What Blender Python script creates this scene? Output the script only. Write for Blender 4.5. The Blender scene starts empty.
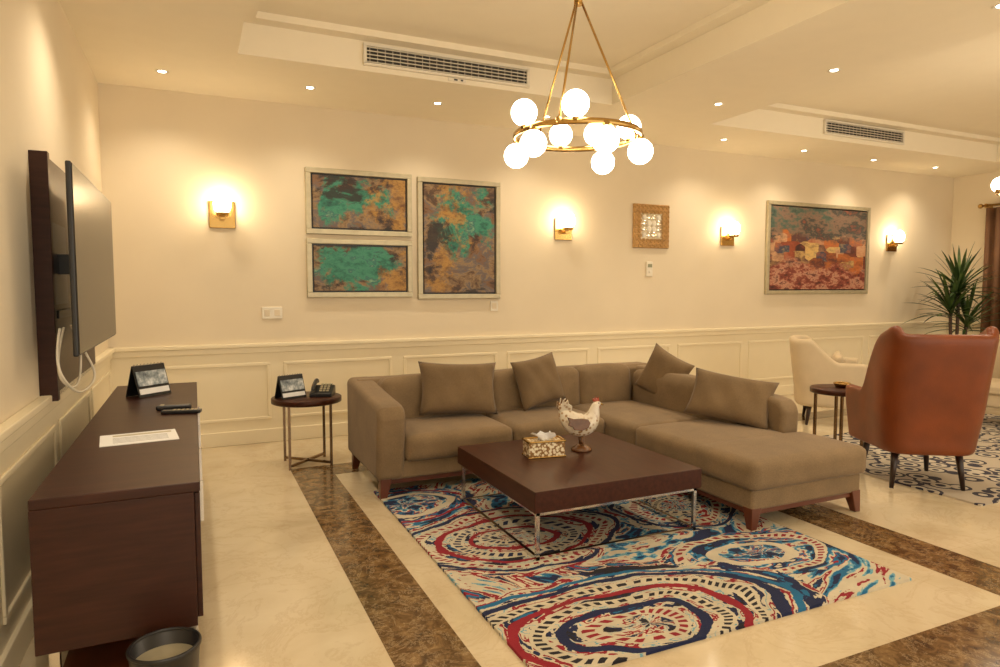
import bpy, bmesh, math, random
from mathutils import Vector, Matrix, Euler
random.seed(7)
S=bpy.context.scene
COL=bpy.context.collection
pi=math.pi
XL,XR,YB,YF,H=-0.68,10.77,6.55,-2.2,3.16
TOPZ=3.44

# ------------------------------------------------------------------ materials
def newmat(name):
    m=bpy.data.materials.new(name); m.use_nodes=True
    nt=m.node_tree; b=nt.nodes["Principled BSDF"]
    return m,nt,b
def L(nt,a,b): nt.links.new(a,b)
def c4(c): return (c[0],c[1],c[2],1)
def srgb(r,g,b):
    f=lambda x:(x/255/12.92) if x/255<=.04045 else ((x/255+.055)/1.055)**2.4
    return (f(r),f(g),f(b))
def coords(nt,scale=(1,1,1)):
    t=nt.nodes.new("ShaderNodeTexCoord"); mp=nt.nodes.new("ShaderNodeMapping")
    mp.inputs["Scale"].default_value=scale
    L(nt,t.outputs["Object"],mp.inputs["Vector"]); return mp.outputs[0]
def noise(nt,vec,scale,detail=4,rough=.5,dist=0):
    n=nt.nodes.new("ShaderNodeTexNoise"); n.inputs["Scale"].default_value=scale
    n.inputs["Detail"].default_value=detail; n.inputs["Roughness"].default_value=rough
    n.inputs["Distortion"].default_value=dist
    L(nt,vec,n.inputs["Vector"]); return n
def ramp(nt,fac,stops,interp='LINEAR'):
    r=nt.nodes.new("ShaderNodeValToRGB"); cr=r.color_ramp; cr.interpolation=interp
    while len(cr.elements)<len(stops): cr.elements.new(.5)
    for e,(p,c) in zip(cr.elements,stops): e.position=p; e.color=c4(c)
    L(nt,fac,r.inputs[0]); return r.outputs[0]
def bump(nt,b,h,strength=.2,dist=.01):
    n=nt.nodes.new("ShaderNodeBump"); n.inputs["Strength"].default_value=strength; n.inputs["Distance"].default_value=dist
    L(nt,h,n.inputs["Height"]); L(nt,n.outputs[0],b.inputs["Normal"])
def cmix(nt,f,a,c):
    n=nt.nodes.new("ShaderNodeMix"); n.data_type='RGBA'
    if isinstance(f,(int,float)): n.inputs[0].default_value=f
    else: L(nt,f,n.inputs[0])
    for i,q in ((6,a),(7,c)):
        if isinstance(q,tuple): n.inputs[i].default_value=c4(q)
        else: L(nt,q,n.inputs[i])
    return n.outputs[2]
def MMf(nt):
    def MM(op,a,bb=None,c=None):
        n=nt.nodes.new("ShaderNodeMath"); n.operation=op
        for i,x in enumerate([a,bb,c]):
            if x is None: continue
            if isinstance(x,(int,float)): n.inputs[i].default_value=x
            else: L(nt,x,n.inputs[i])
        return n.outputs[0]
    return MM
def mat(name,col,rough=.5,metal=0,var=.08,nscale=6,bmp=0,bscale=80,stretch=(1,1,1),coat=0,spec=.5):
    m,nt,b=newmat(name)
    v=coords(nt,stretch); n=noise(nt,v,nscale)
    d=tuple(max(0,x*(1-var)) for x in col); l=tuple(min(1,x*(1+var)) for x in col)
    L(nt,ramp(nt,n.outputs[0],[(.3,d),(.7,l)]),b.inputs["Base Color"])
    b.inputs["Roughness"].default_value=rough; b.inputs["Metallic"].default_value=metal
    b.inputs["Specular IOR Level"].default_value=spec
    if coat: b.inputs["Coat Weight"].default_value=coat; b.inputs["Coat Roughness"].default_value=.15
    if bmp:
        n2=noise(nt,v,bscale,2); bump(nt,b,n2.outputs[0],bmp,.004)
    return m
def emis(name,col,strength):
    m,nt,b=newmat(name)
    b.inputs["Base Color"].default_value=c4((.9,.85,.75)); b.inputs["Roughness"].default_value=.3
    b.inputs["Emission Color"].default_value=c4(col); b.inputs["Emission Strength"].default_value=strength
    return m
M_wall=mat("wall_paint",srgb(229,215,189),.75,var=.03,nscale=1.5,bmp=.04,bscale=60)
M_wains=mat("wainscot_paint",srgb(240,228,198),.45,var=.01)
M_ceil=mat("ceiling_paint",srgb(245,235,213),.8,var=.01)
M_dwood=mat("dark_wood",srgb(56,29,20),.38,var=.3,nscale=5,stretch=(1,8,8),spec=.28)
M_dwoodx=mat("dark_wood_top",srgb(64,32,20),.36,var=.25,nscale=5,stretch=(8,1,8),spec=.22)
M_chrome=mat("chrome",(.72,.70,.67),.14,1,var=.02)
M_bronze=mat("bronze_legs",srgb(128,104,80),.25,1,var=.05)
M_brass=mat("brass",srgb(190,154,92),.25,1,var=.05)
M_black=mat("black_plastic",(.012,.012,.014),.35,var=.1)
M_white=mat("white_plastic",srgb(235,228,212),.4,var=.01)
M_paper=mat("paper",srgb(235,235,235),.7,var=.02)
M_cham=mat("champagne_frame",srgb(188,178,150),.4,.4,var=.08,nscale=20)
M_leather=mat("tan_leather",srgb(116,56,22),.38,var=.22,nscale=4,bmp=.2,bscale=120,spec=.4)
M_cream=mat("cream_fabric",srgb(206,188,158),.85,var=.05,bmp=.3,bscale=250)
M_leg=mat("walnut_leg",srgb(96,48,26),.35,var=.15,nscale=10)
M_legd=mat("dark_leg",srgb(40,22,16),.35,var=.15,nscale=10)
M_pot=mat("brown_ceramic",srgb(70,48,34),.4,var=.2)
M_soil=mat("soil",srgb(50,34,24),.95,var=.4,nscale=40)
M_curt=mat("brown_curtain",srgb(112,78,52),.85,var=.12,bmp=.2,bscale=200)
M_screen=mat("tv_screen",(.022,.018,.014),.22,var=.02,spec=.18)
M_globe=emis("globe_glass_lit",(1,.86,.65),15)
M_sglobe=emis("sconce_glass_lit",(1,.78,.48),32)
M_down=emis("downlight_lit",(1,.9,.72),20)

def fabric(name,col):
    m,nt,b=newmat(name); v=coords(nt)
    n=noise(nt,v,220,2); n1=noise(nt,v,5,3)
    mx=nt.nodes.new("ShaderNodeMix"); mx.data_type='FLOAT'; mx.inputs[0].default_value=.6
    L(nt,n1.outputs[0],mx.inputs[2]); L(nt,n.outputs[0],mx.inputs[3])
    L(nt,ramp(nt,mx.outputs[0],[(.35,tuple(x*.72 for x in col)),(.65,tuple(x*1.2 for x in col))]),b.inputs["Base Color"])
    b.inputs["Roughness"].default_value=.9
    b.inputs["Sheen Weight"].default_value=.1
    bump(nt,b,n.outputs[0],.35,.004)
    return m
M_sofa=fabric("taupe_fabric",srgb(130,108,79))
M_pillow=fabric("taupe_pillow_fabric",srgb(121,99,70))

def marble_cream():
    m,nt,b=newmat("cream_marble"); v=coords(nt)
    n=noise(nt,v,1.3,8,.6,1.2)
    n2=noise(nt,v,2.6,8,.7,1.2)
    base=ramp(nt,n.outputs[0],[(.3,srgb(196,178,146)),(.5,srgb(213,197,166)),(.72,srgb(222,208,180))])
    vein=ramp(nt,n2.outputs[0],[(.47,(0,0,0)),(.5,(1,1,1)),(.53,(0,0,0))])
    MM=MMf(nt)
    c=cmix(nt,MM('MULTIPLY',vein,.25),base,srgb(180,152,116))
    br=nt.nodes.new("ShaderNodeTexBrick"); br.offset=0; br.inputs["Scale"].default_value=1
    br.inputs["Brick Width"].default_value=1.8; br.inputs["Row Height"].default_value=1.2; br.inputs["Mortar Size"].default_value=.0015
    br.inputs["Color1"].default_value=(1,1,1,1);br.inputs["Color2"].default_value=(.98,.98,.98,1);br.inputs["Mortar"].default_value=(.85,.82,.77,1)
    L(nt,v,br.inputs["Vector"])
    m2=nt.nodes.new("ShaderNodeMix"); m2.data_type='RGBA'; m2.blend_type='MULTIPLY'; m2.inputs[0].default_value=1
    L(nt,c,m2.inputs[6]); L(nt,br.outputs[0],m2.inputs[7])
    L(nt,m2.outputs[2],b.inputs["Base Color"]); b.inputs["Roughness"].default_value=.12
    b.inputs["Specular IOR Level"].default_value=.55
    return m
def marble_dark():
    m,nt,b=newmat("emperador_marble"); v=coords(nt)
    n=noise(nt,v,14,8,.72,.6); n2=noise(nt,v,5,8,.75,.5)
    base=ramp(nt,n.outputs[0],[(.3,srgb(54,38,22)),(.45,srgb(90,66,40)),(.6,srgb(130,102,66)),(.75,srgb(170,142,100))])
    vein=ramp(nt,n2.outputs[0],[(.485,(0,0,0)),(.5,(1,1,1)),(.515,(0,0,0))])
    MM=MMf(nt)
    L(nt,cmix(nt,MM('MULTIPLY',vein,.5),base,srgb(200,176,138)),b.inputs["Base Color"]); b.inputs["Roughness"].default_value=.15
    return m
M_floor=marble_cream(); M_band=marble_dark()

def art(name,seed,hw,hh,cx,cy,gx):
    m,nt,b=newmat(name); MM=MMf(nt)
    t=nt.nodes.new("ShaderNodeTexCoord"); s=nt.nodes.new("ShaderNodeSeparateXYZ"); L(nt,t.outputs["Object"],s.inputs[0])
    mp=nt.nodes.new("ShaderNodeMapping"); mp.inputs["Location"].default_value=(seed,seed*.7,seed*.3); L(nt,t.outputs["Object"],mp.inputs["Vector"]); v=mp.outputs[0]
    mp2=nt.nodes.new("ShaderNodeMapping"); mp2.inputs["Scale"].default_value=(1,1,1.7); mp2.inputs["Rotation"].default_value=(0,.5,0); L(nt,v,mp2.inputs[0]); v2=mp2.outputs[0]
    n1=noise(nt,v2,2.6,7,.66,.4).outputs[0]; n2=noise(nt,v,2.8,9,.7,.3).outputs[0]; n3=noise(nt,v2,4.5,7,.7).outputs[0]; n4=noise(nt,v,2.8,9,.74).outputs[0]; n5=noise(nt,v2,2.0,7,.68,.5).outputs[0]
    x=MM('DIVIDE',MM('SUBTRACT',s.outputs[0],cx),hw); z=MM('DIVIDE',MM('SUBTRACT',s.outputs[2],cy),hh)
    r=MM('SQRT',MM('ADD',MM('MULTIPLY',x,x),MM('MULTIPLY',z,z)))
    ground=ramp(nt,n1,[(.36,srgb(38,30,34)),(.43,srgb(92,66,46)),(.49,srgb(150,122,86)),(.54,srgb(96,90,92)),(.59,srgb(128,92,62)),(.66,srgb(64,42,32))])
    bl=ramp(nt,MM('ADD',r,MM('MULTIPLY',MM('SUBTRACT',n2,.5),4.2)),[(.55,(1,1,1)),(.78,(0,0,0))])
    tealc=ramp(nt,n3,[(.34,srgb(20,72,66)),(.44,srgb(40,118,96)),(.52,srgb(64,142,114)),(.58,srgb(44,104,98)),(.66,srgb(130,170,136))])
    c=cmix(nt,bl,ground,tealc)
    g=ramp(nt,MM('ADD',n4,MM('MULTIPLY',MM('ABSOLUTE',MM('SUBTRACT',x,gx)),-.16)),[(.43,(0,0,0)),(.49,(1,1,1))])
    c=cmix(nt,MM('MULTIPLY',g,.8),c,ramp(nt,n3,[(.38,srgb(110,70,28)),(.52,srgb(190,142,64)),(.62,srgb(120,82,40))]))
    dk=ramp(nt,n5,[(.38,(1,1,1)),(.43,(0,0,0))]); c=cmix(nt,MM('MULTIPLY',dk,.9),c,srgb(36,28,28))
    L(nt,c,b.inputs["Base Color"]); b.inputs["Roughness"].default_value=.5
    bump(nt,b,n3,.3,.004)
    return m
M_art=[art("abstract_art_a",1.3,.46,.26,-.05,.02,1.0),art("abstract_art_b",7.9,.46,.24,-.1,.0,1.1),art("abstract_art_c",13.1,.34,.42,.05,.2,-.6)]
def art4():
    m,nt,b=newmat("abstract_landscape_art"); MM=MMf(nt); t=nt.nodes.new("ShaderNodeTexCoord")
    s=nt.nodes.new("ShaderNodeSeparateXYZ"); L(nt,t.outputs["Object"],s.inputs[0])
    mp=nt.nodes.new("ShaderNodeMapping"); mp.inputs["Scale"].default_value=(1,1,2.0); mp.inputs["Location"].default_value=(3,1,2); L(nt,t.outputs["Object"],mp.inputs["Vector"])
    n=noise(nt,mp.outputs[0],1.8,7,.68).outputs[0]; nn=noise(nt,mp.outputs[0],4,7,.72).outputs[0]
    sky=ramp(nt,n,[(.34,srgb(34,46,46)),(.43,srgb(78,100,88)),(.5,srgb(140,110,92)),(.56,srgb(52,66,64)),(.64,srgb(150,84,64))])
    vo=nt.nodes.new("ShaderNodeTexVoronoi"); vo.distance='CHEBYCHEV'; vo.inputs["Scale"].default_value=4.2; L(nt,mp.outputs[0],vo.inputs["Vector"])
    sp=nt.nodes.new("ShaderNodeSeparateColor"); L(nt,vo.outputs["Color"],sp.inputs[0])
    town=ramp(nt,MM('ADD',MM('MULTIPLY',sp.outputs[0],.75),MM('MULTIPLY',nn,.35)),[(.15,srgb(60,30,34)),(.3,srgb(160,78,50)),(.42,srgb(206,160,120)),(.52,srgb(84,44,44)),(.62,srgb(196,112,54)),(.72,srgb(48,62,86)),(.82,srgb(220,182,112)),(.9,srgb(96,60,56))])
    low=ramp(nt,nn,[(.38,srgb(74,36,38)),(.48,srgb(140,66,52)),(.55,srgb(200,150,124)),(.62,srgb(104,56,52))])
    z=MM('ADD',s.outputs[2],MM('MULTIPLY',MM('SUBTRACT',n,.5),.9))
    c=cmix(nt,ramp(nt,MM('ADD',z,.5),[(.22,(0,0,0)),(.30,(1,1,1))]),low,town)
    c=cmix(nt,ramp(nt,MM('ADD',z,.5),[(.62,(0,0,0)),(.70,(1,1,1))]),c,sky)
    L(nt,c,b.inputs["Base Color"]); b.inputs["Roughness"].default_value=.5
    return m
M_art4=art4()
def photo_mat():
    m,nt,b=newmat("calendar_photo"); n=noise(nt,coords(nt),14,5,.6).outputs[0]
    L(nt,ramp(nt,n,[(.35,srgb(60,70,80)),(.5,srgb(150,160,165)),(.65,srgb(225,228,230))]),b.inputs["Base Color"]); return m
M_photo=photo_mat()

# ---- rug material : brush strokes that follow several swirls
def rug_mat():
    m,nt,b=newmat("swirl_rug_wool"); MM=MMf(nt)
    t=nt.nodes.new("ShaderNodeTexCoord"); v=t.outputs["Object"]
    nz=noise(nt,v,1.6,2)
    s0=nt.nodes.new("ShaderNodeSeparateXYZ"); L(nt,nz.outputs[1],s0.inputs[0])
    s=nt.nodes.new("ShaderNodeSeparateXYZ"); L(nt,v,s.inputs[0])
    x=MM('ADD',s.outputs[0],MM('MULTIPLY',MM('SUBTRACT',s0.outputs[0],.5),.35))
    y=MM('ADD',s.outputs[1],MM('MULTIPLY',MM('SUBTRACT',s0.outputs[1],.5),.35))
    cream=srgb(206,196,172); navy=srgb(20,32,74); red=srgb(146,24,42); tl=srgb(22,104,150); lb=srgb(112,168,188); grey=srgb(150,146,138); blk=srgb(26,24,36); beige=srgb(186,168,136)
    fr=noise(nt,v,18,4,.75).outputs[0]
    ragged=MM('MULTIPLY',MM('SUBTRACT',fr,.5),.10)
    def swirl(col,cx,cy,ex,ey,R,spin,seed,stops,dots,fr_=5.0,ft=1.3):
        dx=MM('DIVIDE',MM('SUBTRACT',x,cx),ex); dy=MM('DIVIDE',MM('SUBTRACT',y,cy),ey)
        r=MM('SQRT',MM('ADD',MM('MULTIPLY',dx,dx),MM('MULTIPLY',dy,dy)))
        th=MM('ARCTAN2',dy,dx)
        sa=MM('SINE',MM('ADD',th,MM('MULTIPLY',r,spin))); ca=MM('COSINE',MM('ADD',th,MM('MULTIPLY',r,spin)))
        cb=nt.nodes.new("ShaderNodeCombineXYZ"); L(nt,MM('MULTIPLY',ca,ft*.6),cb.inputs[0]); L(nt,MM('ADD',MM('MULTIPLY',sa,ft*.6),seed),cb.inputs[1]); L(nt,MM('MULTIPLY',r,fr_),cb.inputs[2])
        n=noise(nt,cb.outputs[0],1.5,3,.6).outputs[0]
        nf=MM('ADD',n,MM('MULTIPLY',MM('SUBTRACT',fr,.5),.12))
        c=ramp(nt,nf,stops,'CONSTANT')
        ro=MM('ADD',r,MM('MULTIPLY',MM('COSINE',MM('ADD',th,seed)),.04))
        for (r0,wd,nn,dc,kind) in dots:
            rj=MM('ADD',ro,MM('MULTIPLY',ragged,.3))
            inr=MM('MULTIPLY',MM('GREATER_THAN',rj,r0),MM('LESS_THAN',rj,r0+wd))
            if kind=='l': c=cmix(nt,inr,c,dc); continue
            band=MM('MULTIPLY',MM('GREATER_THAN',rj,r0-.016),MM('LESS_THAN',rj,r0+wd+.016))
            c=cmix(nt,band,c,cream)
            dd=MM('GREATER_THAN',MM('SINE',MM('MULTIPLY',th,nn)),-.1)
            c=cmix(nt,MM('MULTIPLY',inr,dd),c,dc)
        return cmix(nt,MM('LESS_THAN',MM('ADD',r,ragged),R),col,c)
    A=[(0,navy),(.40,tl),(.44,lb),(.46,cream),(.525,red),(.56,cream),(.58,navy),(.61,tl),(.65,red)]
    B=[(0,blk),(.38,navy),(.415,cream),(.46,lb),(.475,cream),(.53,red),(.57,cream),(.60,navy),(.66,tl)]
    C=[(0,red),(.40,cream),(.43,lb),(.45,tl),(.48,cream),(.53,navy),(.57,tl),(.59,cream),(.63,red)]
    D=[(0,navy),(.41,blk),(.43,tl),(.475,lb),(.49,cream),(.525,red),(.55,tl),(.59,navy),(.66,cream)]
    base=ramp(nt,fr,[(0,cream),(1,cream)])
    col=swirl(base,.2,.2,1,1,9,2.2,0.3,A,[],4.6,2.2)
    col=swirl(col,.68,.15,1,.85,.55,1.5,4.1,C,[(.16,.03,22,navy,'d'),(.32,.04,40,red,'d'),(.45,.03,0,navy,'l')])
    col=swirl(col,-.95,.85,1,.8,.5,1.5,9.2,D,[(.24,.03,30,cream,'d'),(.36,.03,0,red,'l')])
    col=swirl(col,-.55,.05,1.2,.8,.6,2.0,2.7,B,[(.10,.03,16,navy,'d'),(.18,.035,0,red,'l'),(.27,.04,38,navy,'d'),(.37,.035,0,red,'l'),(.46,.03,60,red,'d'),(.53,.03,0,navy,'l')])
    col=swirl(col,.62,-.7,1.25,.7,.44,2.4,6.6,D,[(.18,.03,24,cream,'d'),(.34,.03,44,red,'d')])
    col=swirl(col,-.45,-1.05,1.25,.75,.74,1.6,12.3,B,[(.13,.035,20,red,'d'),(.22,.05,0,navy,'l'),(.32,.04,44,blk,'d'),(.42,.045,0,red,'l'),(.51,.035,70,blk,'d'),(.60,.04,0,navy,'l'),(.66,.03,0,tl,'l')])
    sh=noise(nt,v,7,4,.6).outputs[0]
    m2=nt.nodes.new("ShaderNodeMix"); m2.data_type='RGBA'; m2.blend_type='MULTIPLY'; m2.inputs[0].default_value=1
    L(nt,col,m2.inputs[6]); L(nt,ramp(nt,sh,[(.35,(.82,.82,.82)),(.65,(1,1,1))]),m2.inputs[7])
    L(nt,m2.outputs[2],b.inputs["Base Color"]); b.inputs["Roughness"].default_value=.95
    n3=noise(nt,v,180,2); bump(nt,b,n3.outputs[0],.5,.006)
    return m
M_rug=rug_mat()
def rug2_mat():
    m,nt,b=newmat("navy_pattern_rug"); v=coords(nt)
    vo=nt.nodes.new("ShaderNodeTexVoronoi"); vo.inputs["Scale"].default_value=7; L(nt,v,vo.inputs["Vector"])
    L(nt,ramp(nt,vo.outputs["Distance"],[(0,srgb(40,42,62)),(.25,srgb(190,180,162)),(.45,srgb(48,46,62)),(.6,srgb(180,168,150))],'CONSTANT'),b.inputs["Base Color"])
    b.inputs["Roughness"].default_value=.95; return m
M_rug2=rug2_mat()

# ------------------------------------------------------------------ geometry helpers
def link(o,parent=None):
    COL.objects.link(o)
    if parent: o.parent=parent
    return o
def empty(name,loc=(0,0,0),rotz=0):
    e=bpy.data.objects.new(name,None); e.empty_display_size=.1; e.location=loc; e.rotation_euler=(0,0,rotz); COL.objects.link(e); return e
def obj(name,verts,faces,m,parent=None,smooth=False,loc=(0,0,0),rot=(0,0,0)):
    me=bpy.data.meshes.new(name); me.from_pydata(verts,[],faces); me.update()
    bm=bmesh.new(); bm.from_mesh(me); bmesh.ops.recalc_face_normals(bm,faces=bm.faces); bm.to_mesh(me); bm.free()
    if smooth:
        for p in me.polygons: p.use_smooth=True
    if m: me.materials.append(m)
    o=bpy.data.objects.new(name,me); o.location=loc; o.rotation_euler=rot
    return link(o,parent)
def bevel(o,w,seg=3):
    b=o.modifiers.new("bevel",'BEVEL'); b.width=w; b.segments=seg; b.limit_method='ANGLE'
    for p in o.data.polygons: p.use_smooth=True
    wn=o.modifiers.new("wn",'WEIGHTED_NORMAL'); wn.keep_sharp=False
    return o
def box(name,x0,x1,y0,y1,z0,z1,m,parent=None,bev=0,seg=3,rot=None):
    cx,cy,cz=(x0+x1)/2,(y0+y1)/2,(z0+z1)/2
    a,b_,c=(x1-x0)/2,(y1-y0)/2,(z1-z0)/2
    v=[(sx*a,sy*b_,sz*c) for sx in(-1,1) for sy in(-1,1) for sz in(-1,1)]
    f=[(0,1,3,2),(4,6,7,5),(0,4,5,1),(2,3,7,6),(0,2,6,4),(1,5,7,3)]
    o=obj(name,v,f,m,parent,loc=(cx,cy,cz),rot=rot or (0,0,0))
    if bev: bevel(o,bev,seg)
    return o
def cyl(name,p0,p1,r0,m,parent=None,r1=None,n=20,smooth=True):
    p0=Vector(p0);p1=Vector(p1); r1=r0 if r1 is None else r1
    d=p1-p0; q=d.to_track_quat('Z','Y')
    vs=[];fs=[]
    for k,(p,r) in enumerate(((p0,r0),(p1,r1))):
        for i in range(n):
            a=2*pi*i/n; vs.append(tuple(p+q@Vector((r*math.cos(a),r*math.sin(a),0))))
    for i in range(n): fs.append((i,(i+1)%n,n+(i+1)%n,n+i))
    fs.append(tuple(range(n))[::-1]); fs.append(tuple(range(n,2*n)))
    o=obj(name,vs,fs,m,parent)
    if smooth:
        for p in o.data.polygons[:n]: p.use_smooth=True
    return o
def lathe(name,prof,m,parent=None,loc=(0,0,0),n=36,smooth=True):
    vs=[];fs=[]
    for r,z in prof:
        for i in range(n):
            a=2*pi*i/n; vs.append((r*math.cos(a),r*math.sin(a),z))
    k=len(prof)
    for j in range(k-1):
        for i in range(n): fs.append((j*n+i,j*n+(i+1)%n,(j+1)*n+(i+1)%n,(j+1)*n+i))
    if prof[0][0]>.0001: fs.append(tuple(range(n))[::-1])
    if prof[-1][0]>.0001: fs.append(tuple(range((k-1)*n,k*n)))
    o=obj(name,vs,fs,m,parent,loc=loc)
    if smooth:
        for p in o.data.polygons:
            p.use_smooth=len(p.vertices)==4
    return o
def sphere(name,c,r,m,parent=None,sc=(1,1,1),seg=24):
    me=bpy.data.meshes.new(name); bm=bmesh.new(); bmesh.ops.create_uvsphere(bm,u_segments=seg,v_segments=seg//2+2,radius=r)
    bm.to_mesh(me); bm.free()
    for p in me.polygons: p.use_smooth=True
    me.materials.append(m); o=bpy.data.objects.new(name,me); o.location=c; o.scale=sc
    return link(o,parent)
def tube(name,pts,r,m,parent=None,smooth=True,cyclic=False):
    cu=bpy.data.curves.new(name,'CURVE'); cu.dimensions='3D'; cu.bevel_depth=r; cu.bevel_resolution=4
    sp=cu.splines.new('NURBS' if smooth else 'POLY'); sp.points.add(len(pts)-1)
    for p,q in zip(sp.points,pts): p.co=(*q,1)
    if smooth: sp.order_u=3; sp.use_endpoint_u=not cyclic
    sp.use_cyclic_u=cyclic; cu.use_fill_caps=True
    cu.materials.append(m); o=bpy.data.objects.new(name,cu); return link(o,parent)
def torus(name,c,R,r,m,parent=None,n=64,k=10):
    vs=[];fs=[]
    for i in range(n):
        a=2*pi*i/n
        for j in range(k):
            b=2*pi*j/k; vs.append(((R+r*math.cos(b))*math.cos(a),(R+r*math.cos(b))*math.sin(a),r*math.sin(b)))
    for i in range(n):
        for j in range(k): fs.append((i*k+j,((i+1)%n)*k+j,((i+1)%n)*k+(j+1)%k,i*k+(j+1)%k))
    return obj(name,vs,fs,m,parent,smooth=True,loc=c)
def extrude_yz(name,prof,x0,x1,m,parent=None,bev=0,seg=3):
    n=len(prof); vs=[(x0,y,z) for y,z in prof]+[(x1,y,z) for y,z in prof]
    fs=[tuple(range(n)),tuple(range(n,2*n))[::-1]]+[(i,(i+1)%n,n+(i+1)%n,n+i) for i in range(n)]
    o=obj(name,vs,fs,m,parent)
    if bev: bevel(o,bev,seg)
    return o
def softbox(name,x0,x1,y0,y1,z0,z1,m,parent=None,r=.05,puff=.02,rot=None):
    a,b_,c=(x1-x0)/2,(y1-y0)/2,(z1-z0)/2
    me=bpy.data.meshes.new(name); bm=bmesh.new(); bmesh.ops.create_cube(bm,size=2)
    bmesh.ops.subdivide_edges(bm,edges=bm.edges,cuts=15,use_grid_fill=True)
    def warp(t,h):
        k=min(.6,1.6*r/h); s=1 if t>=0 else -1; t=abs(t)
        return s*(t/.75*(1-k) if t<.75 else (1-k)+(t-.75)/.25*k)
    for v in bm.verts:
        x,y,z=warp(v.co.x,a),warp(v.co.y,b_),warp(v.co.z,c)
        px,py,pz=x*a,y*b_,z*c
        q=Vector((max(-(a-r),min(a-r,px)),max(-(b_-r),min(b_-r,py)),max(-(c-r),min(c-r,pz))))
        d=Vector((px,py,pz))-q
        if d.length>1e-6:
            mx=max(abs(d.x),abs(d.y),abs(d.z)); d=d.normalized()*mx
        P=q+d
        w=(1-x**4)*(1-y**4); P.z+=puff*w*(1 if z>0 else 0)*abs(z)
        w2=(1-x**4)*(1-z**4); P.y+=puff*.5*w2*y*abs(y)
        w3=(1-z**4)*(1-y**4); P.x+=puff*.5*w3*x*abs(x)
        v.co=P
    bm.to_mesh(me); bm.free()
    for p in me.polygons: p.use_smooth=True
    me.materials.append(m); o=bpy.data.objects.new(name,me); o.location=((x0+x1)/2,(y0+y1)/2,(z0+z1)/2)
    if rot: o.rotation_euler=rot
    return link(o,parent)
def pillow(name,loc,w,h,t,rot,m,parent=None):
    n=18; vs=[];fs=[]
    for side in (1,-1):
        for j in range(n+1):
            for i in range(n+1):
                u=-1+2*i/n; v=-1+2*j/n
                k=((1-u**4)*(1-v**4))
                th=t/2*(max(0,k)**.55)
                inx=1-.09*(1-v*v)*abs(u)**2; iny=1-.09*(1-u*u)*abs(v)**2
                wr=.006*math.sin(u*9+v*4)*k
                vs.append((u*w/2*inx,side*(th+wr),v*h/2*iny))
    N=(n+1)**2
    for s in (0,1):
        for j in range(n):
            for i in range(n):
                a=s*N+j*(n+1)+i; fs.append((a,a+1,a+n+2,a+n+1))
    me=bpy.data.meshes.new(name); me.from_pydata(vs,[],fs)
    bm=bmesh.new(); bm.from_mesh(me); bmesh.ops.remove_doubles(bm,verts=bm.verts,dist=1e-4); bmesh.ops.recalc_face_normals(bm,faces=bm.faces); bm.to_mesh(me); bm.free()
    for p in me.polygons: p.use_smooth=True
    me.materials.append(m); o=bpy.data.objects.new(name,me); o.location=loc; o.rotation_euler=rot
    return link(o,parent)

# ------------------------------------------------------------------ room
box("floor",XL-.1,XR+.1,YF,YB+.1,-.1,0,M_floor)
def band(name,x0,x1,y0,y1): box(name,x0,x1,y0,y1,-.02,.002,M_band)
band("trim_1",.66,.96,1.42,5.47); band("trim_2",3.42,3.76,1.72,5.17)
band("trim_3",.96,3.76,5.17,5.47); band("trim_4",.96,XR-.8,1.42,1.72)
band("trim_5",4.2,XR-.8,5.17,5.47); band("trim_6",XR-.8,XR-.5,1.42,5.47)
box("wall_back",XL-.1,XR+.1,YB,YB+.12,0,TOPZ+.1,M_wall)
box("wall_left",XL-.12,XL,YF,YB,0,TOPZ+.1,M_wall)
box("wall_right",XR,XR+.12,YF,YB,0,TOPZ+.1,M_wall)
T1=(.34,3.6,-.3,5.32); T2=(4.95,9.95,-.3,5.5)
ce=empty("ceiling")
box("upper_slab",XL-.1,XR+.1,YF,YB+.1,TOPZ,TOPZ+.1,M_ceil,ce)
def slab(n,x0,x1,y0,y1): box(n,x0,x1,y0,y1,H,TOPZ+.02,M_ceil,ce)
slab("soffit_left",XL-.1,T1[0],YF,YB+.1); slab("soffit_back_1",T1[0],T1[1],T1[3],YB+.1)
slab("soffit_mid",T1[1],T2[0],YF,YB+.1); slab("soffit_back_2",T2[0],T2[1],T2[3],YB+.1)
slab("soffit_right",T2[1],XR+.1,YF,YB+.1); slab("soffit_front_1",T1[0],T1[1],YF,T1[2]); slab("soffit_front_2",T2[0],T2[1],YF,T2[2])
for k,T in enumerate((T1,T2)):
    x0,x1,y0,y1=T
    for j,(d,z0,z1) in enumerate(((.12,TOPZ-.05,TOPZ),)):
        box("cornice_%d_%da"%(k,j),x0,x1,y1-d,y1,z0,z1,M_ceil,ce); box("cornice_%d_%db"%(k,j),x0,x0+d,y0,y1-d,z0,z1,M_ceil,ce); box("cornice_%d_%dc"%(k,j),x1-d,x1,y0,y1-d,z0,z1,M_ceil,ce)
def rail(name,x0,x1,y0,y1,z0,z1): return box(name,x0,x1,y0,y1,z0,z1,M_wains,bev=.006,seg=2)
box("trim_7",XL,XR,YB-.012,YB,0,.9,M_wains); rail("trim_8",XL,XR,YB-.05,YB,.905,.94); rail("trim_9",XL,XR,YB-.03,YB,.85,.905)
box("trim_10",XL,XL+.012,YF,YB,0,.9,M_wains); rail("trim_11",XL,XL+.05,YF,YB,.905,.94); rail("trim_12",XL,XL+.03,YF,YB,.85,.905)
box("trim_13",XR-.012,XR,YF,YB,0,.9,M_wains); rail("trim_14",XR-.05,XR,YF,YB,.905,.94)
rail("baseboard_back",XL,XR,YB-.03,YB,0,.13); rail("baseboard_left",XL,XL+.03,YF,YB,0,.13); rail("baseboard_right",XR-.03,XR,YF,YB,0,.13)
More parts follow.
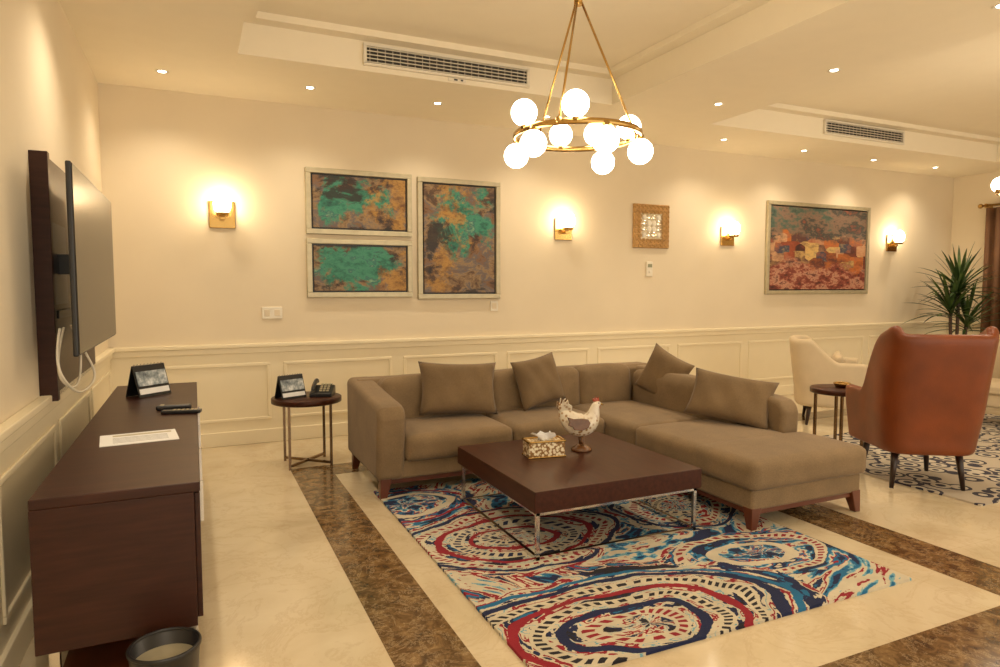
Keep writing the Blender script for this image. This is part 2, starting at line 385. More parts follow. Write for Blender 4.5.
def frame_bars(name,plane,a0,a1,z0,z1,w=.03,d=.012):
    e=empty(name)
    def bb(n,p0,p1,q0,q1):
        if plane=='B': box(n,p0,p1,YB-.012-d,YB-.01,q0,q1,M_wains,e,bev=.005,seg=2)
        else: box(n,XL+.01,XL+.012+d,p0,p1,q0,q1,M_wains,e,bev=.005,seg=2)
    bb("top",a0,a1,z1-w,z1); bb("bottom",a0,a1,z0,z0+w); bb("left",a0,a0+w,z0+w,z1-w); bb("right",a1-w,a1,z0+w,z1-w)
k=20; x=-.42
while x<XR-.5:
    frame_bars("trim_%d"%k,'B',x,min(x+1.05,XR-.1),.22,.76); k+=1; x+=1.17
y=YB-.12
while y>YF+1.2:
    frame_bars("trim_%d"%k,'L',y-1.1,y,.22,.76); k+=1; y-=1.22

# downlights
dl=[(-.18,6.0),(.95,5.95),(2.1,5.95),(3.25,5.95),(5.6,6.0),(6.95,6.05),(8.3,6.1),(9.6,6.1),(4.48,4.88),(4.62,3.76),(4.5,2.5),(4.3,1.0),(-.2,4.2),(-.2,2.2),(-.2,.3),(10.3,3.0),(10.3,5.0)]
for i,(a,b_) in enumerate(dl):
    e=empty("recessed_downlight",(a,b_,H))
    lathe("bezel",[(.028,-.001),(.042,-.006),(.05,-.004),(.05,0),(.028,0)],M_white,e,n=24)
    lathe("lamp",[(.0001,-.003),(.028,-.003),(.028,-.001),(.0001,-.001)],M_down,e,n=20)
    ld=bpy.data.lights.new("spot","SPOT"); ld.energy=36 if i<8 else 60; ld.color=(1,.845,.63); ld.spot_size=math.radians(130); ld.spot_blend=1; ld.shadow_soft_size=.05
    lo=bpy.data.objects.new("beam",ld); lo.location=(0,0,-.03); link(lo,e)

# AC grilles
M_gd=mat("grille_dark",(.03,.025,.02),.7)
def ac(loc,w,hh):
    e=empty("air_conditioner_grille",loc)
    box("backing",-w/2,w/2,-.012,0,-hh/2,hh/2,M_gd,e)
    for n,(a,b_,c,d) in {"top":(-w/2-.02,w/2+.02,hh/2-.005,hh/2+.014),"bottom":(-w/2-.02,w/2+.02,-hh/2-.014,-hh/2+.005),"left":(-w/2-.02,-w/2+.004,-hh/2,hh/2),"right":(w/2-.004,w/2+.02,-hh/2,hh/2)}.items():
        box(n,a,b_,-.03,0,c,d,M_white,e)
    ns=5
    for i in range(ns):
        z=-hh/2+hh*(i+.5)/ns
        box("slat_%d"%i,-w/2,w/2,-.028,-.014,z-.0025,z+.0025,M_white,e)
    nv=int(w/.06)
    vs=[];fs=[]
    for i in range(nv):
        xx=-w/2+w*(i+.5)/nv; q=len(vs)
        vs+= [(xx-.002,-.02,-hh/2),(xx+.002,-.02,-hh/2),(xx+.002,-.02,hh/2),(xx-.002,-.02,hh/2)]; fs.append((q,q+1,q+2,q+3))
    obj("fins",vs,fs,M_white,e)
    return e
ac((1.99,T1[3],3.285),1.42,.14); ac((7.3,T2[3],3.295),1.35,.14)
e=empty("ceiling_sensor_panel",(2.05,T1[3],3.185)); box("plate",-.08,.08,-.012,0,-.014,.014,M_white,e,bev=.003); box("sensor",-.03,-.0,-.016,-.01,-.006,.006,M_black,e); box("button",.03,.05,-.016,-.01,-.006,.006,M_black,e)

# ------------------------------------------------------------------ wall items
def picture(name,x0,x1,z0,z1,am,fw=.05):
    cx,cz=(x0+x1)/2,(z0+z1)/2; w,hh=(x1-x0)/2,(z1-z0)/2
    e=empty(name,(cx,YB,cz))
    for n,a in {"frame_top":(-w,w,hh-fw,hh),"frame_bottom":(-w,w,-hh,-hh+fw),"frame_left":(-w,-w+fw,-hh+fw,hh-fw),"frame_right":(w-fw,w,-hh+fw,hh-fw)}.items():
        box(n,a[0],a[1],-.045,0,a[2],a[3],M_cham,e,bev=.006,seg=2)
    box("black_liner",-w+fw,w-fw,-.015,0,-hh+fw,hh-fw,M_black,e)  # black inner part of the frame, showing around the canvas
    g=fw+.016
    box("canvas",-w+g,w-g,-.032,-.014,-hh+g,hh-g,am,e,bev=.003,seg=1)
picture("abstract_painting",.98,2.02,1.965,2.59,M_art[0]); picture("abstract_painting",.98,2.02,1.36,1.925,M_art[1])
picture("abstract_painting",2.08,3.0,1.34,2.575,M_art[2]); picture("landscape_painting",6.86,8.84,1.37,2.6,M_art4)
for sx,sz in ((.25,2.1),(3.79,2.1),(6.2,2.1),(9.36,2.1)):
    e=empty("wall_sconce",(sx,YB,sz))
    box("backplate",-.11,.11,-.02,0,-.11,.13,M_brass,e,bev=.006,seg=2)
    box("arm",-.02,.02,-.1,-.015,-.04,-.01,M_brass,e,bev=.004,seg=2)
    lathe("cup",[(.015,-.06),(.055,-.055),(.06,-.03),(.052,-.03),(.05,-.045),(.015,-.045)],M_brass,e,loc=(0,-.12,.05))
    lathe("glass_shade",[(.0001,-.03),(.045,-.028),(.066,.0),(.075,.045),(.068,.09),(.05,.122),(.022,.138),(.0001,.141)],M_sglobe,e,loc=(0,-.12,.05))
e=empty("mosaic_wall_mirror",(5.0,YB,2.19)); g=.26
gold2=mat("antique_gold",srgb(186,146,92),.35,.6,var=.25,nscale=30,bmp=.6,bscale=60)
M_mir=mat("mirror_glass",(.85,.82,.74),.05,1,var=.01)
for n,a in {"frame_top":(-g,g,g-.1,g),"frame_bottom":(-g,g,-g,-g+.1),"frame_left":(-g,-g+.1,-g+.1,g-.1),"frame_right":(g-.1,g,-g+.1,g-.1)}.items():
    box(n,a[0],a[1],-.03,0,a[2],a[3],gold2,e,bev=.008)
box("panel",-g+.1,g-.1,-.02,0,-g+.1,g-.1,M_mir,e)
for i in range(9):
    for j in range(9):
        if 2<=i<=6 and 2<=j<=6: continue
        xx=-g+.03+i*(2*g-.06)/8; zz=-g+.03+j*(2*g-.06)/8
        t=torus("ring",(xx,-.032,zz),.021,.006,gold2,e,n=14,k=6); t.rotation_euler=(pi/2,0,0)
for i in range(4):
    for j in range(4):
        if (i in (0,3)) != (j in (0,3)) or (0<i<3 and 0<j<3):
            sphere("mosaic_tile",(-.105+.07*i,-.026,-.105+.07*j),.034,M_white if (0<i<3 and 0<j<3) else M_mir,e,sc=(1,.3,1),seg=10)
        else: sphere("mosaic_tile",(-.105+.07*i,-.026,-.105+.07*j),.028,M_white,e,sc=(1,.3,1),seg=10)
e=empty("wall_thermostat",(4.98,YB,1.68)); box("body",-.045,.045,-.03,0,-.09,.09,M_white,e,bev=.01); box("display",-.03,.03,-.033,-.028,.02,.06,mat("lcd",srgb(150,150,120),.3),e); sphere("dial",(0,-.03,-.03),.02,M_white,e,sc=(1,.5,1),seg=16)
def outlet(x,z,w):
    e=empty("wall_outlet",(x,YB,z)); box("plate",-w/2,w/2,-.012,0,-.055,.055,M_white,e,bev=.004,seg=2)
    for s in ((-w/4,w/4) if w>.13 else (0,)): box("socket",s-.025,s+.025,-.015,-.01,-.03,.03,M_wall,e,bev=.003,seg=2)
outlet(.66,1.22,.18); outlet(2.94,1.26,.09)

# ------------------------------------------------------------------ TV wall
e=empty("television_wall_panel",(XL,4.5,1.5)); box("board",0,.05,-.72,.8,-.59,.59,M_dwood,e,bev=.004); box("edge_near",.0,.075,-.75,-.7,-.59,.59,M_dwood,e,bev=.003); box("shelf_rail",.05,.07,-.6,.7,-.2,-.16,M_black,e)
e=empty("television",(-.45,4.02,1.57))
box("body",-.022,0,-.73,.73,-.41,.41,M_black,e,bev=.006); box("screen",-.004,.003,-.722,.722,-.4,.402,M_screen,e)
box("mount_arm",-.18,-.03,-.05,.05,-.05,.05,M_black,e); box("mount_plate",-.185,-.165,-.2,.2,-.2,.2,M_black,e)
box("rear_bulge",-.055,-.02,-.45,.5,-.3,.1,M_black,e,bev=.015)
tube("power_cable_1",[(-.1,-.5,-.3),(-.12,-.55,-.45),(-.08,-.45,-.58),(-.06,-.2,-.64),(-.02,.0,-.58),(-.06,-.1,-.44),(-.1,-.2,-.3)],.006,M_white,e)
tube("power_cable_2",[(-.1,-.4,-.3),(-.14,-.48,-.5),(-.08,-.3,-.62),(-.08,-.05,-.52),(-.08,-.1,-.3)],.005,M_white,e)

# console
e=empty("media_console",(0,0,0)); cx0,cx1,cy0,cy1,cz=-.505,0.0,2.53,5.28,.77
box("carcass",cx0,cx1-.02,cy0,cy1,.25,cz-.035,M_dwood,e,bev=.003); box("top",cx0,cx1,cy0,cy1,cz-.035,cz,M_dwood,e,bev=.004)
for i in range(4):
    a=cy0+.02+i*(cy1-cy0-.04)/4; w=(cy1-cy0-.04)/4
    box("door_%d"%i,cx1-.02,cx1-.002,a+.006,a+w-.006,.27,cz-.045,M_dwood,e,bev=.003); box("handle_%d"%i,cx1-.002,cx1+.012,a+w-.06,a+w-.045,.42,.6,M_chrome,e)
for yy in (cy0+.06,cy1-.06):
    box("leg_f",cx1-.05,cx1-.02,yy-.015,yy+.015,0,.25,M_chrome,e); box("leg_b",cx0+.03,cx0+.06,yy-.015,yy+.015,0,.25,M_chrome,e); box("foot_bar",cx0+.06,cx1-.05,yy-.015,yy+.015,0,.03,M_chrome,e)
box("lower_shelf",cx0+.05,cx1-.05,cy0+.05,cy1-.05,.1,.125,M_leg,e)
def calendar(loc,rz,s=1):
    e=empty("desk_calendar",loc,rz); w=.1*s;d=.055*s;hh=.17*s
    pr=[(-d,0),(-d+.004,0),(0,hh-.006),(d-.004,0),(d,0),(.003,hh),(-.003,hh)]
    extrude_yz("stand",pr,-w,w,M_black,e)
    a=math.atan2(d,hh)
    o=box("picture_page",-w*.92,w*.92,-.002,.002,-hh*.26,hh*.22,M_photo,e); o.location=(0,-d*.45-.004,hh*.58); o.rotation_euler=(-a,0,0)
    o=box("date_strip",-w*.92,w*.92,-.002,.002,-hh*.09,hh*.09,M_paper,e); o.location=(0,-d*.8-.004,hh*.18); o.rotation_euler=(-a,0,0)
    for i in range(9): 
        t=torus("coil_%d"%i,(-w*.85+i*w*.2125,0,hh),.007,.0015,M_chrome,e,n=12,k=5); t.rotation_euler=(0,pi/2,0)
calendar((-.28,4.75,cz+.001),math.radians(42),1.15)
e=empty("writing_sheet",(-.23,3.4,cz),.1); box("sheet",-.17,.14,-.12,.12,0,.003,M_paper,e); box("printed_band",-.12,.12,.06,.09,.003,.0036,M_cham,e)
M_ink=mat("ink",(.3,.3,.3),.8)
for i in range(5): box("text_line_%d"%i,-.12,.1,-.08+i*.025,-.074+i*.025,.003,.0034,M_ink,e)
e=empty("remote_control",(-.08,3.98,cz),1.35); box("body",-.025,.025,-.1,.1,0,.02,M_black,e,bev=.006)
for i in range(3):
    for j in range(6): box("key",-.016+i*.012,-.008+i*.012,-.08+j*.022,-.068+j*.022,.02,.022,M_cham,e)
e=empty("cordless_handset",(-.12,4.12,cz),1.5); box("body",-.025,.025,-.09,.09,0,.028,M_black,e,bev=.01); box("earpiece",-.018,.018,.05,.07,.028,.03,M_cham,e)
e=empty("wastebasket",(-.12,2.36,0))
lathe("bin",[(.085,0),(.105,.27),(.11,.28),(.11,.29),(.1,.29),(.08,.01),(.0001,.01)],M_black,e); torus("rim",(0,0,.288),.105,.006,M_black,e)
lathe("liner_bag",[(.1,.24),(.098,.25),(.09,.1),(.0001,.06)],M_cham,e)

# ------------------------------------------------------------------ round end tables
def round_table(name,loc,r,hh,top,metal):
    e=empty(name,loc)
    lathe("top",[(.0001,hh-.045),(r-.01,hh-.045),(r,hh-.04),(r,hh-.006),(r-.006,hh),(.0001,hh)],top,e,n=48)
    for i in range(4):
        a=pi/4+i*pi/2; px,py=(r-.05)*math.cos(a),(r-.05)*math.sin(a)
        box("leg_%d"%i,px-.01,px+.01,py-.01,py+.01,0,hh-.045,metal,e)
    for i in range(2):
        b=box("cross_bar_%d"%i,-(r-.06),(r-.06),-.01,.01,.02,.04,metal,e); b.rotation_euler=(0,0,pi/4+i*pi/2)
    return e
round_table("end_table",(.82,5.6,0),.28,.56,M_dwoodx,M_bronze)
calendar((.69,5.58,.561),math.radians(25),1.1)
e=empty("telephone",(.95,5.6,.56),-.35)
extrude_yz("base",[(-.1,0),(.1,0),(.1,.07),(.06,.08),(-.1,.03)],-.09,.09,M_black,e,bev=.006)
tube("handset",[(-.06,-.09,.055),(-.06,-.08,.085),(-.06,0,.105),(-.06,.08,.125),(-.06,.09,.1)],.017,M_black,e)
for i in range(3):
    for j in range(4): box("key",-.015+i*.028,.005+i*.028,-.07+j*.03,-.052+j*.03,.045+j*.013,.053+j*.013,M_cham,e,rot=(.3,0,0))
box("display",.0,.07,.055,.085,.08,.086,mat("lcd2",srgb(110,120,100),.3),e)
e=round_table("side_table",(5.05,3.95,.012),.235,.58,M_dwoodx,M_bronze)
e=empty("ashtray",(5.08,3.95,.592)); lathe("dish",[(.05,0),(.065,.03),(.07,.035),(.06,.035),(.045,.01),(.0001,.01)],M_brass,e); lathe("foot",[(.03,.0),(.03,.006),(.0001,.006)],M_brass,e); torus("rim",(0,0,.036),.064,.007,M_brass,e,n=24,k=8)

# ------------------------------------------------------------------ sofa
e=empty("sectional_sofa",(0,0,0))
SX0,SX1,SY0,SY1=1.09,3.93,4.35,5.33; CX=2.93; CY=2.84; SB=.13; ST=.43
box("base_back_run",SX0+.03,SX1-.03,SY0+.04,SY1-.03,SB,.26,M_sofa,e,bev=.02)
box("base_chaise",CX+.03,SX1-.03,CY+.03,SY0+.1,SB,.26,M_sofa,e,bev=.02)
arm=[(SY0+.02,SB),(SY0-.005,.35),(SY0-.03,.56),(SY0-.025,.61),(SY0+.01,.645),(SY0+.07,.662),(SY0+.3,.68),(SY1-.05,.74),(SY1,.73),(SY1,SB)]
extrude_yz("arm_left",arm,SX0,SX0+.2,M_sofa,e,bev=.045,seg=5)
extrude_yz("back_frame",[(SY1-.2,SB),(SY1-.22,.70),(SY1-.18,.735),(SY1-.02,.735),(SY1,.71),(SY1,SB)],SX0+.05,SX1,M_sofa,e,bev=.025,seg=4)
RBY=3.38
extrude_yz("back_frame_right",[(RBY+.02,SB),(RBY,.56),(RBY+.02,.62),(RBY+.06,.65),(RBY+.14,.665),(4.4,.70),(SY1-.02,.73),(SY1-.02,SB)],SX1-.17,SX1,M_sofa,e,bev=.04,seg=5)
xs=[SX0+.2,2.2,3.05,SX1-.34]
for i in range(3): softbox("back_cushion_%d"%i,xs[i]+.004,xs[i+1]-.004,SY1-.4,SY1-.18,ST-.05,.745,M_sofa,e,r=.045,puff=.025,rot=(-.06,0,0))
softbox("back_cushion_right",SX1-.34,SX1-.15,RBY+.35,SY1-.38,ST-.05,.71,M_sofa,e,r=.045,puff=.025)
xs=[SX0+.2,2.12,CX]
for i in range(2): softbox("seat_cushion_%d"%i,xs[i]+.004,xs[i+1]-.004,SY0,SY1-.3,.25,ST,M_sofa,e,r=.04,puff=.02)
softbox("seat_corner",CX+.004,SX1-.3,SY0-.35,SY1-.3,.25,ST,M_sofa,e,r=.04,puff=.02)
softbox("chaise_cushion",CX+.004,SX1-.0,CY,RBY+.002,.25,ST,M_sofa,e,r=.04,puff=.02)
softbox("chaise_cushion_2",CX+.004,SX1-.15,RBY-.15,SY0-.34,.25,ST-.002,M_sofa,e,r=.04,puff=.02)
box("plinth_1",SX0+.04,CX+.1,SY0+.06,SY0+.09,.1,.14,M_leg,e); box("plinth_2",CX+.05,CX+.08,CY+.05,SY0+.06,.1,.14,M_leg,e); box("plinth_3",CX+.05,SX1-.04,CY+.05,CY+.08,.1,.14,M_leg,e)
box("plinth_4",SX0+.05,SX0+.08,SY0+.06,SY1-.06,.1,.14,M_leg,e); box("plinth_5",SX1-.08,SX1-.05,CY+.06,SY1-.06,.1,.14,M_leg,e)
def foot(n,x,y,dx,dy,h0=0):
    vs=[]
    for z,s,o_ in ((h0,.022,1),(.145,.04,0)):
        for a,b_ in ((-1,-1),(1,-1),(1,1),(-1,1)): vs.append((x+a*s+dx*o_*.02,y+b_*s+dy*o_*.02,z))
    o=obj(n,vs,[(0,1,2,3),(4,5,6,7),(0,1,5,4),(1,2,6,5),(2,3,7,6),(3,0,4,7)],M_leg,e); bevel(o,.005,2)
foot("foot_1",SX0+.07,SY0+.07,-1,-1); foot("foot_2",SX0+.07,SY1-.07,-1,1); foot("foot_3",CX+.07,CY+.07,-1,-1,.014); foot("foot_4",SX1-.07,CY+.07,1,-1); foot("foot_5",SX1-.07,SY1-.07,1,1)
P=empty("throw_pillow",(1.87,4.85,.665)); pillow("cover",(0,0,0),.64,.42,.16,(-.28,.05,-.1),M_pillow,P)
P=empty("throw_pillow",(2.60,4.88,.675)); pillow("cover",(0,0,0),.46,.42,.15,(-.28,-.14,.2),M_pillow,P)
P=empty("throw_pillow",(3.66,4.58,.70)); pillow("cover",(0,0,0),.42,.42,.14,(-.2,.42,-1.25),M_pillow,P)
P=empty("throw_pillow",(3.63,3.76,.63)); pillow("cover",(0,0,0),.62,.38,.15,(-.5,.12,-1.0),M_pillow,P)

# ------------------------------------------------------------------ coffee table
e=empty("coffee_table",(0,0,0)); tx0,tx1,ty0,ty1=1.58,2.69,3.0,4.12
RZ=.014
box("top_block",tx0,tx1,ty0,ty1,.275,.39,M_dwoodx,e,bev=.004)
w=.02
for i,(a,b_) in enumerate(((tx0+.02,ty0+.02),(tx1-.02-w,ty0+.02),(tx0+.02,ty1-.02-w),(tx1-.02-w,ty1-.02-w))):
    box("leg_%d"%i,a,a+w,b_,b_+w,RZ,.275,M_chrome,e)
for i,b_ in enumerate((ty0+.02,ty1-.02-w)):
    box("bar_x_%d"%i,tx0+.02,tx1-.02,b_,b_+w,.255,.275,M_chrome,e)
    box("floor_bar_x_%d"%i,tx0+.02,tx1-.02,b_,b_+w,RZ,RZ+w,M_chrome,e)
for i,a in enumerate((tx0+.02,tx1-.02-w)):
    box("bar_y_%d"%i,a,a+w,ty0+.02,ty1-.02,.255,.275,M_chrome,e)
    box("floor_bar_y_%d"%i,a,a+w,ty0+.02,ty1-.02,RZ,RZ+w,M_chrome,e)
e=empty("tissue_box",(1.99,3.66,.39),-.15)
def lattice():
    m,nt,b=newmat("lattice_ivory_gold"); v=coords(nt); vo=nt.nodes.new("ShaderNodeTexVoronoi"); vo.inputs["Scale"].default_value=55; L(nt,v,vo.inputs["Vector"])
    L(nt,ramp(nt,vo.outputs["Distance"],[(0,srgb(244,236,214)),(.48,srgb(236,222,188)),(.56,srgb(160,120,66)),(1,srgb(110,76,40))]),b.inputs["Base Color"]); b.inputs["Roughness"].default_value=.35; b.inputs["Metallic"].default_value=.2
    return m
M_lat=lattice()
box("body",-.12,.12,-.065,.065,.0,.1,M_lat,e,bev=.006)
for n,a in {"rim_1":(-.125,.125,-.07,-.055),"rim_2":(-.125,.125,.055,.07)}.items(): box(n,a[0],a[1],a[2],a[3],.095,.108,M_brass,e,bev=.003); box(n+"b",a[0],a[1],a[2],a[3],0,.01,M_brass,e,bev=.003)
for n,a in {"rim_3":(-.125,-.11),"rim_4":(.11,.125)}.items(): box(n,a[0],a[1],-.07,.07,.095,.108,M_brass,e,bev=.003)
vs=[];fs=[];n=14
for j in range(5):
    for i in range(n):
        a=2*pi*i/n; rr=(.02+.03*j/4)*(1+.4*math.sin(a*3+j)); vs.append((rr*math.cos(a)*1.4,rr*math.sin(a)*.6,.1+.045*j/4+.012*math.sin(a*4)))
for j in range(4):
    for i in range(n): fs.append((j*n+i,j*n+(i+1)%n,(j+1)*n+(i+1)%n,(j+1)*n+i))
obj("tissue",vs,fs,M_paper,e,smooth=True)
# hen ornament: sampled body of ellipse sections along a curved spine
def hen_mat():
    m,nt,b=newmat("painted_hen_porcelain"); v=coords(nt); vo=nt.nodes.new("ShaderNodeTexVoronoi"); vo.inputs["Scale"].default_value=42; L(nt,v,vo.inputs["Vector"])
    n=noise(nt,v,9,3,.5).outputs[0]
    f=ramp(nt,vo.outputs["Distance"],[(.0,srgb(112,76,44)),(.3,srgb(168,132,88)),(.5,srgb(222,212,192))])
    L(nt,cmix(nt,ramp(nt,n,[(.42,(0,0,0)),(.6,(1,1,1))]),f,srgb(222,212,194)),b.inputs["Base Color"])
    b.inputs["Roughness"].default_value=.15; b.inputs["Coat Weight"].default_value=.6; return m
M_hen=hen_mat(); M_comb=mat("amber_glaze",srgb(160,66,36),.25); M_henb=mat("brown_glaze",srgb(104,68,38),.25,var=.3,nscale=25)
e=empty("hen_ornament",(2.28,3.68,.39),-.25)
# (x, z, radius_z, radius_y)
secs=[(-.150,.285,.006,.005),(-.135,.268,.030,.018),(-.110,.235,.052,.036),(-.075,.195,.070,.056),(-.035,.172,.080,.068),(.005,.165,.082,.072),(.040,.175,.076,.066),(.066,.200,.062,.052),(.082,.235,.044,.038),(.088,.265,.034,.029),(.094,.290,.031,.027),(.108,.306,.026,.023),(.124,.304,.014,.013),(.132,.300,.004,.004)]
NS=20; vs=[];fs=[]
for i,(sx,sz,rz,ry) in enumerate(secs):
    p=secs[max(0,i-1)]; q=secs[min(len(secs)-1,i+1)]
    T=Vector((q[0]-p[0],0,q[1]-p[1])).normalized(); Nn=Vector((-T.z,0,T.x))
    for j in range(NS):
        a=2*pi*j/NS; P_=Vector((sx,0,sz))+Nn*(rz*math.sin(a))+Vector((0,ry*math.cos(a),0)); vs.append(tuple(P_))
for i in range(len(secs)-1):
    for j in range(NS): fs.append((i*NS+j,i*NS+(j+1)%NS,(i+1)*NS+(j+1)%NS,(i+1)*NS+j))
fs.append(tuple(range(NS))); fs.append(tuple(range((len(secs)-1)*NS,len(secs)*NS)))
o=obj("body",vs,fs,M_hen,e,smooth=True); ss=o.modifiers.new("ss",'SUBSURF'); ss.levels=1; ss.render_levels=1
def fan(name,c,pts,th,m,rx=0):
    n=len(pts); vs=[(x,-th,z) for x,z in pts]+[(x,th,z) for x,z in pts]
    fs=[tuple(range(n)),tuple(range(n,2*n))[::-1]]+[(i,(i+1)%n,n+(i+1)%n,n+i) for i in range(n)]
    o=obj(name,vs,fs,m,e,loc=c); bevel(o,.003,2); o.rotation_euler=(rx,0,0)
tail=[(.045,-.06),(.0,-.06),(-.03,-.02),(-.05,.02),(-.045,.055),(-.028,.045),(-.02,.078),(-.004,.056),(.012,.076),(.022,.045),(.045,.03)]
for k_,rx in enumerate((-.28,0,.28)): fan("tail_%d"%k_,(-.115,.012*(k_-1)*-1,.27),tail,.006,M_hen if k_!=1 else M_henb,rx)
fan("comb",(.1,0,.33),[(-.024,-.01),(-.026,.014),(-.014,.006),(-.006,.024),(.003,.008),(.013,.022),(.018,.002),(.022,-.012)],.005,M_comb)
fan("wattle",(.117,0,.285),[(-.009,.012),(.007,.012),(.009,-.008),(0,-.022),(-.009,-.008)],.006,M_comb)
cyl("beak",(.125,0,.304),(.152,0,.294),.009,M_brass,e,r1=.001,n=10)
for s in (-1,1):
    fan("wing",(-.02,s*.066,.18),[(.06,.01),(.045,.035),(.0,.042),(-.05,.04),(-.095,.055),(-.08,.02),(-.09,.0),(-.06,-.01),(-.05,-.03),(.0,-.036),(.045,-.02)],.006,M_henb,s*.15)
    sphere("eye",(.11,s*.021,.312),.0045,M_black,e,seg=10)
    cyl("leg",(.0,s*.022,.02),(-.005,s*.026,.1),.009,M_henb,e,n=10)
lathe("grass_base",[(.066,0),(.07,.008),(.06,.02),(.036,.034),(.02,.04),(.0001,.042)],M_henb,e,n=28)

# ------------------------------------------------------------------ rugs
box("swirl_area_rug",1.12,3.2,2.06,4.58,0,.014,M_rug)
box("patterned_area_rug",4.72,8.25,2.6,4.5,0,.012,M_rug2)

# ------------------------------------------------------------------ armchairs
def tub_chair(name,loc,rz,m,lm,W=.72,D=.72,hb=1.2,ha=.64,seat=.45,bot=.2,lean=.16,th=.075,flare=.04,crest=0,t0=.40,t1=.74,pw=.62,fl=.42,splay=0):
    e=empty(name,loc,rz)
    path=[]; N=40
    for i in range(N+1):
        s=-1+2*i/N; a=abs(s); sg=1 if s>0 else -1
        if a<.62:
            ang=a/.62*pi/2
            x=W/2*math.sin(ang)**pw; y=-D/2*max(0,math.cos(ang))**.55
        else:
            k=(a-.62)/.38; x=W/2+splay*k; y=k*D*fl
        t=max(0,min(1,(a-t0)/(t1-t0))); t=t*t*(3-2*t)
        z=hb+(ha-hb)*t+crest*math.exp(-((a-.40)/.09)**2)
        wb=1-max(0,min(1,(a-.35)/.45))
        path.append((sg*x if a>0 else 0,y,z,wb))
    K=9; vs=[];fs=[]
    for j in range(K+1):
        t=j/K
        for (x,y,zt,wb) in path:
            z=bot+(zt-bot)*t
            q=max(0,z-.35)
            yy=y-lean*q*wb; xx=x*(1+flare*max(0,z-.3)/.5)*(1-.08*(1-min(1,(z-bot)/.3)))
            vs.append((xx,yy,z))
    n=len(path)
    for j in range(K):
        for i in range(n-1): fs.append((j*n+i,j*n+i+1,(j+1)*n+i+1,(j+1)*n+i))
    me=bpy.data.meshes.new("shell"); me.from_pydata(vs,[],fs)
    for p in me.polygons: p.use_smooth=True
    me.materials.append(m); o=bpy.data.objects.new("shell",me); link(o,e)
    so=o.modifiers.new("so",'SOLIDIFY'); so.thickness=th; so.offset=0
    ss=o.modifiers.new("ss",'SUBSURF'); ss.levels=1; ss.render_levels=2
    softbox("seat_base",-W/2+.03,W/2-.03,-D/2+.08,D*fl-.01,bot,seat-.1,m,e,r=.03,puff=.0)
    softbox("seat_cushion",-W/2+.05,W/2-.05,-D/2+.1,D*fl+.02,seat-.12,seat,m,e,r=.04,puff=.02)
    for i,(a,b_) in enumerate(((-1,-1),(1,-1),(-1,1),(1,1))):
        px=a*(W/2-.09); py=(-D/2+.1) if b_<0 else D*fl-.07
        cyl("leg_%d"%i,(px+a*.03,py+b_*.03,0),(px,py,bot+.03),.014,lm,e,r1=.028,n=12)
    return e
tub_chair("leather_wing_chair",(4.83,3.12,.012),math.radians(-32),M_leather,M_legd,W=.60,D=.50,hb=1.13,ha=.68,crest=.06,bot=.26,flare=.05,t0=.56,t1=.74,pw=.36,lean=.18,fl=.75,splay=.03,th=.085)
tub_chair("cream_armchair",(6.22,5.02,0),math.radians(-136),M_cream,M_legd,W=.66,D=.56,hb=.92,ha=.68,bot=.2,flare=.02,lean=.12,t0=.5,t1=.7,pw=.42,fl=.6,th=.09)
P=empty("lumbar_pillow",(6.24,4.94,.61)); pillow("cover",(0,0,0),.40,.30,.12,(-.3,.1,math.radians(-136)),M_cream,P)
tub_chair("cream_armchair",(7.75,4.1,.012),math.radians(100),M_cream,M_legd,W=.7,D=.66,hb=.93,ha=.68,bot=.2,flare=.03,lean=.12,pw=.5)

# ------------------------------------------------------------------ plant
def leafmat():
    m,nt,b=newmat("palm_leaf"); v=coords(nt); n=noise(nt,v,6,3)
    L(nt,ramp(nt,n.outputs[0],[(.3,srgb(28,46,22)),(.6,srgb(64,90,40)),(.8,srgb(110,128,62))]),b.inputs["Base Color"]); b.inputs["Roughness"].default_value=.45; return m
M_leaf=leafmat()
e=empty("potted_yucca",(9.85,5.85,0))
lathe("pot",[(.14,0),(.17,.02),(.21,.4),(.22,.42),(.22,.45),(.19,.45),(.185,.4),(.0001,.4)],M_pot,e); lathe("soil",[(.0001,.42),(.187,.42),(.187,.405),(.0001,.405)],M_soil,e)
vs=[];fs=[]
def blade(base,az,el,Ln,wd,droop):
    n=8; q=len(vs); p=Vector(base); d=Vector((math.cos(az)*math.cos(el),math.sin(az)*math.cos(el),math.sin(el))); side=Vector((-math.sin(az),math.cos(az),0))
    for i in range(n+1):
        t=i/n; w=wd*(math.sin(pi*min(1,t*.85+.12))**.8)*(1 if i<n else .05)
        vs.append(tuple(p-side*w)); vs.append(tuple(p+Vector((0,0,-w*.4)))); vs.append(tuple(p+side*w))
        p=p+d*(Ln/n); d=(d+Vector((0,0,-droop/n))).normalized()
    for i in range(n):
        a=q+3*i; fs.append((a,a+1,a+4,a+3)); fs.append((a+1,a+2,a+5,a+4))
for (cx_,cy_,hz,nn) in ((.0,.0,1.45,54),(-.12,.03,1.15,46),(.12,-.05,.95,36)):
    tube("cane",[(cx_*.4,cy_*.4,.4),(cx_*.9,cy_,.7),(cx_,cy_,hz)],.022,M_pot,e)
    for i in range(nn):
        t=i/nn; blade((cx_,cy_,hz-.12+.16*t),i*2.4+random.random()*.3,.15+1.2*t+random.uniform(-.1,.1),random.uniform(.5,.66),.022,random.uniform(.6,1.2)*(1-.4*t))
lim=YB-5.85-.03
vs=[(min(x,.72),min(y,lim),z) for x,y,z in vs]
obj("leaves",vs,fs,M_leaf,e,smooth=True)

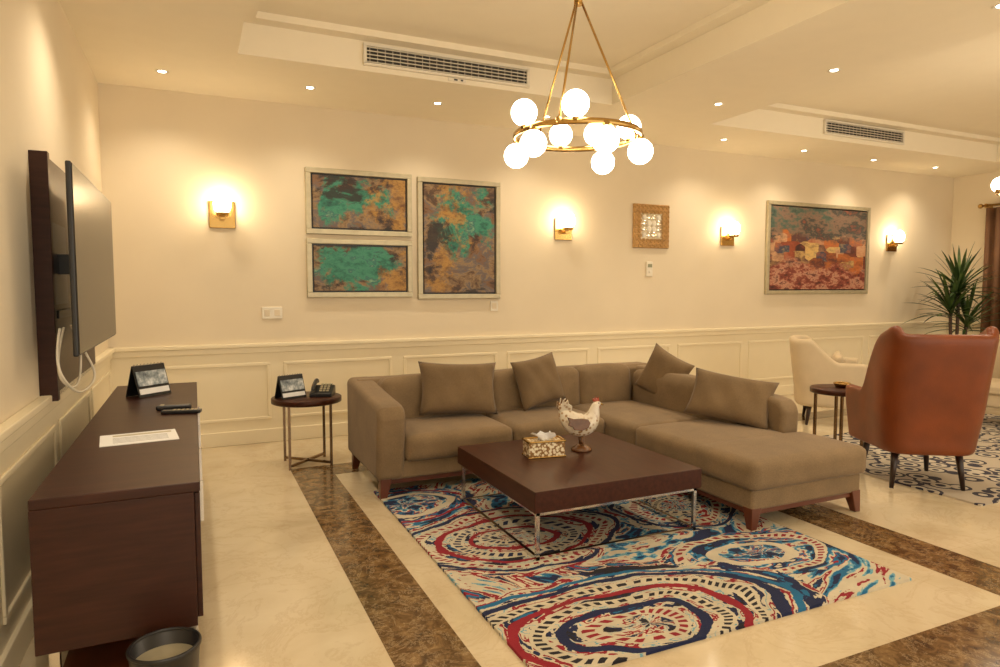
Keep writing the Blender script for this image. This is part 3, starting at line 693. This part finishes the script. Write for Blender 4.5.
# curtain on right wall
vs=[];fs=[];n=90
for i in range(n+1):
    yy=4.2+i/n*1.75; xx=XR-.16+.045*math.sin(i*.9)
    vs+= [(xx,yy,.02),(xx,yy,2.62)]
for i in range(n): fs.append((2*i,2*i+2,2*i+3,2*i+1))
e=empty("window_curtain"); o=obj("drape",vs,fs,M_curt,e,smooth=True); sd=o.modifiers.new("s",'SOLIDIFY'); sd.thickness=.006
cyl("rod",(XR-.16,1.8,2.66),(XR-.16,6.05,2.66),.018,M_brass,e)
for yy in (2.0,5.98): box("bracket",XR-.17,XR,yy-.012,yy+.012,2.63,2.69,M_brass,e)
for yy in (1.8,6.05): sphere("finial",(XR-.16,yy,2.66),.035,M_brass,e)

# ------------------------------------------------------------------ chandeliers
CA=math.radians(-24.7)
globes=[(-150,1),(-98,1),(25,1),(65,1),(100,1),(165,-1),(-137,-1),(-72,-1),(57,-1),(-5,-1)]
def chandelier(loc,rot):
    e=empty("globe_chandelier",loc,rot); R=.33
    t=torus("ring",(0,0,0),R,.010,M_brass,e,n=72); t.scale=(1,1,1.6)
    hub=.70
    cyl("hub",(0,0,hub-.03),(0,0,hub+.05),.022,M_brass,e); cyl("stem",(0,0,hub+.05),(0,0,TOPZ-loc[2]-.03),.008,M_brass,e)
    lathe("canopy",[(.02,-.05),(.06,-.03),(.065,0),(.0001,0)],M_brass,e,loc=(0,0,TOPZ-loc[2]))
    for i in range(3):
        a=math.radians(8+120*i); cyl("rod_%d"%i,(R*math.cos(a),R*math.sin(a),0),(.012*math.cos(a),.012*math.sin(a),hub),.006,M_brass,e,n=12)
        sphere("joint_%d"%i,(R*math.cos(a),R*math.sin(a),.01),.018,M_brass,e,seg=12)
    for i,(d,u) in enumerate(globes):
        a=math.radians(d); x,y=R*math.cos(a),R*math.sin(a)
        z=.08 if u>0 else -.085
        cyl("neck_%d"%i,(x,y,0),(x,y,z-u*.05),.018,M_brass,e,n=14)
        sphere("globe_%d"%i,(x,y,z),.066,M_globe,e)
chandelier((1.86,3.07,2.25),CA); chandelier((6.32,3.1,2.25),CA+.4)

# ------------------------------------------------------------------ light / camera
W=bpy.data.worlds.new("world"); S.world=W; W.use_nodes=True
W.node_tree.nodes["Background"].inputs[0].default_value=(1,.86,.67,1); W.node_tree.nodes["Background"].inputs[1].default_value=2.05
cd=bpy.data.cameras.new("camera"); cam=bpy.data.objects.new("camera",cd); COL.objects.link(cam)
cam.location=(0,0,1.45); cam.rotation_euler=(math.radians(90-3.9),0,math.radians(-24.7)); cd.lens=664/1000*36; cd.sensor_width=36; cd.clip_start=.02
S.camera=cam
S.view_settings.view_transform='Standard'; S.view_settings.look='None'
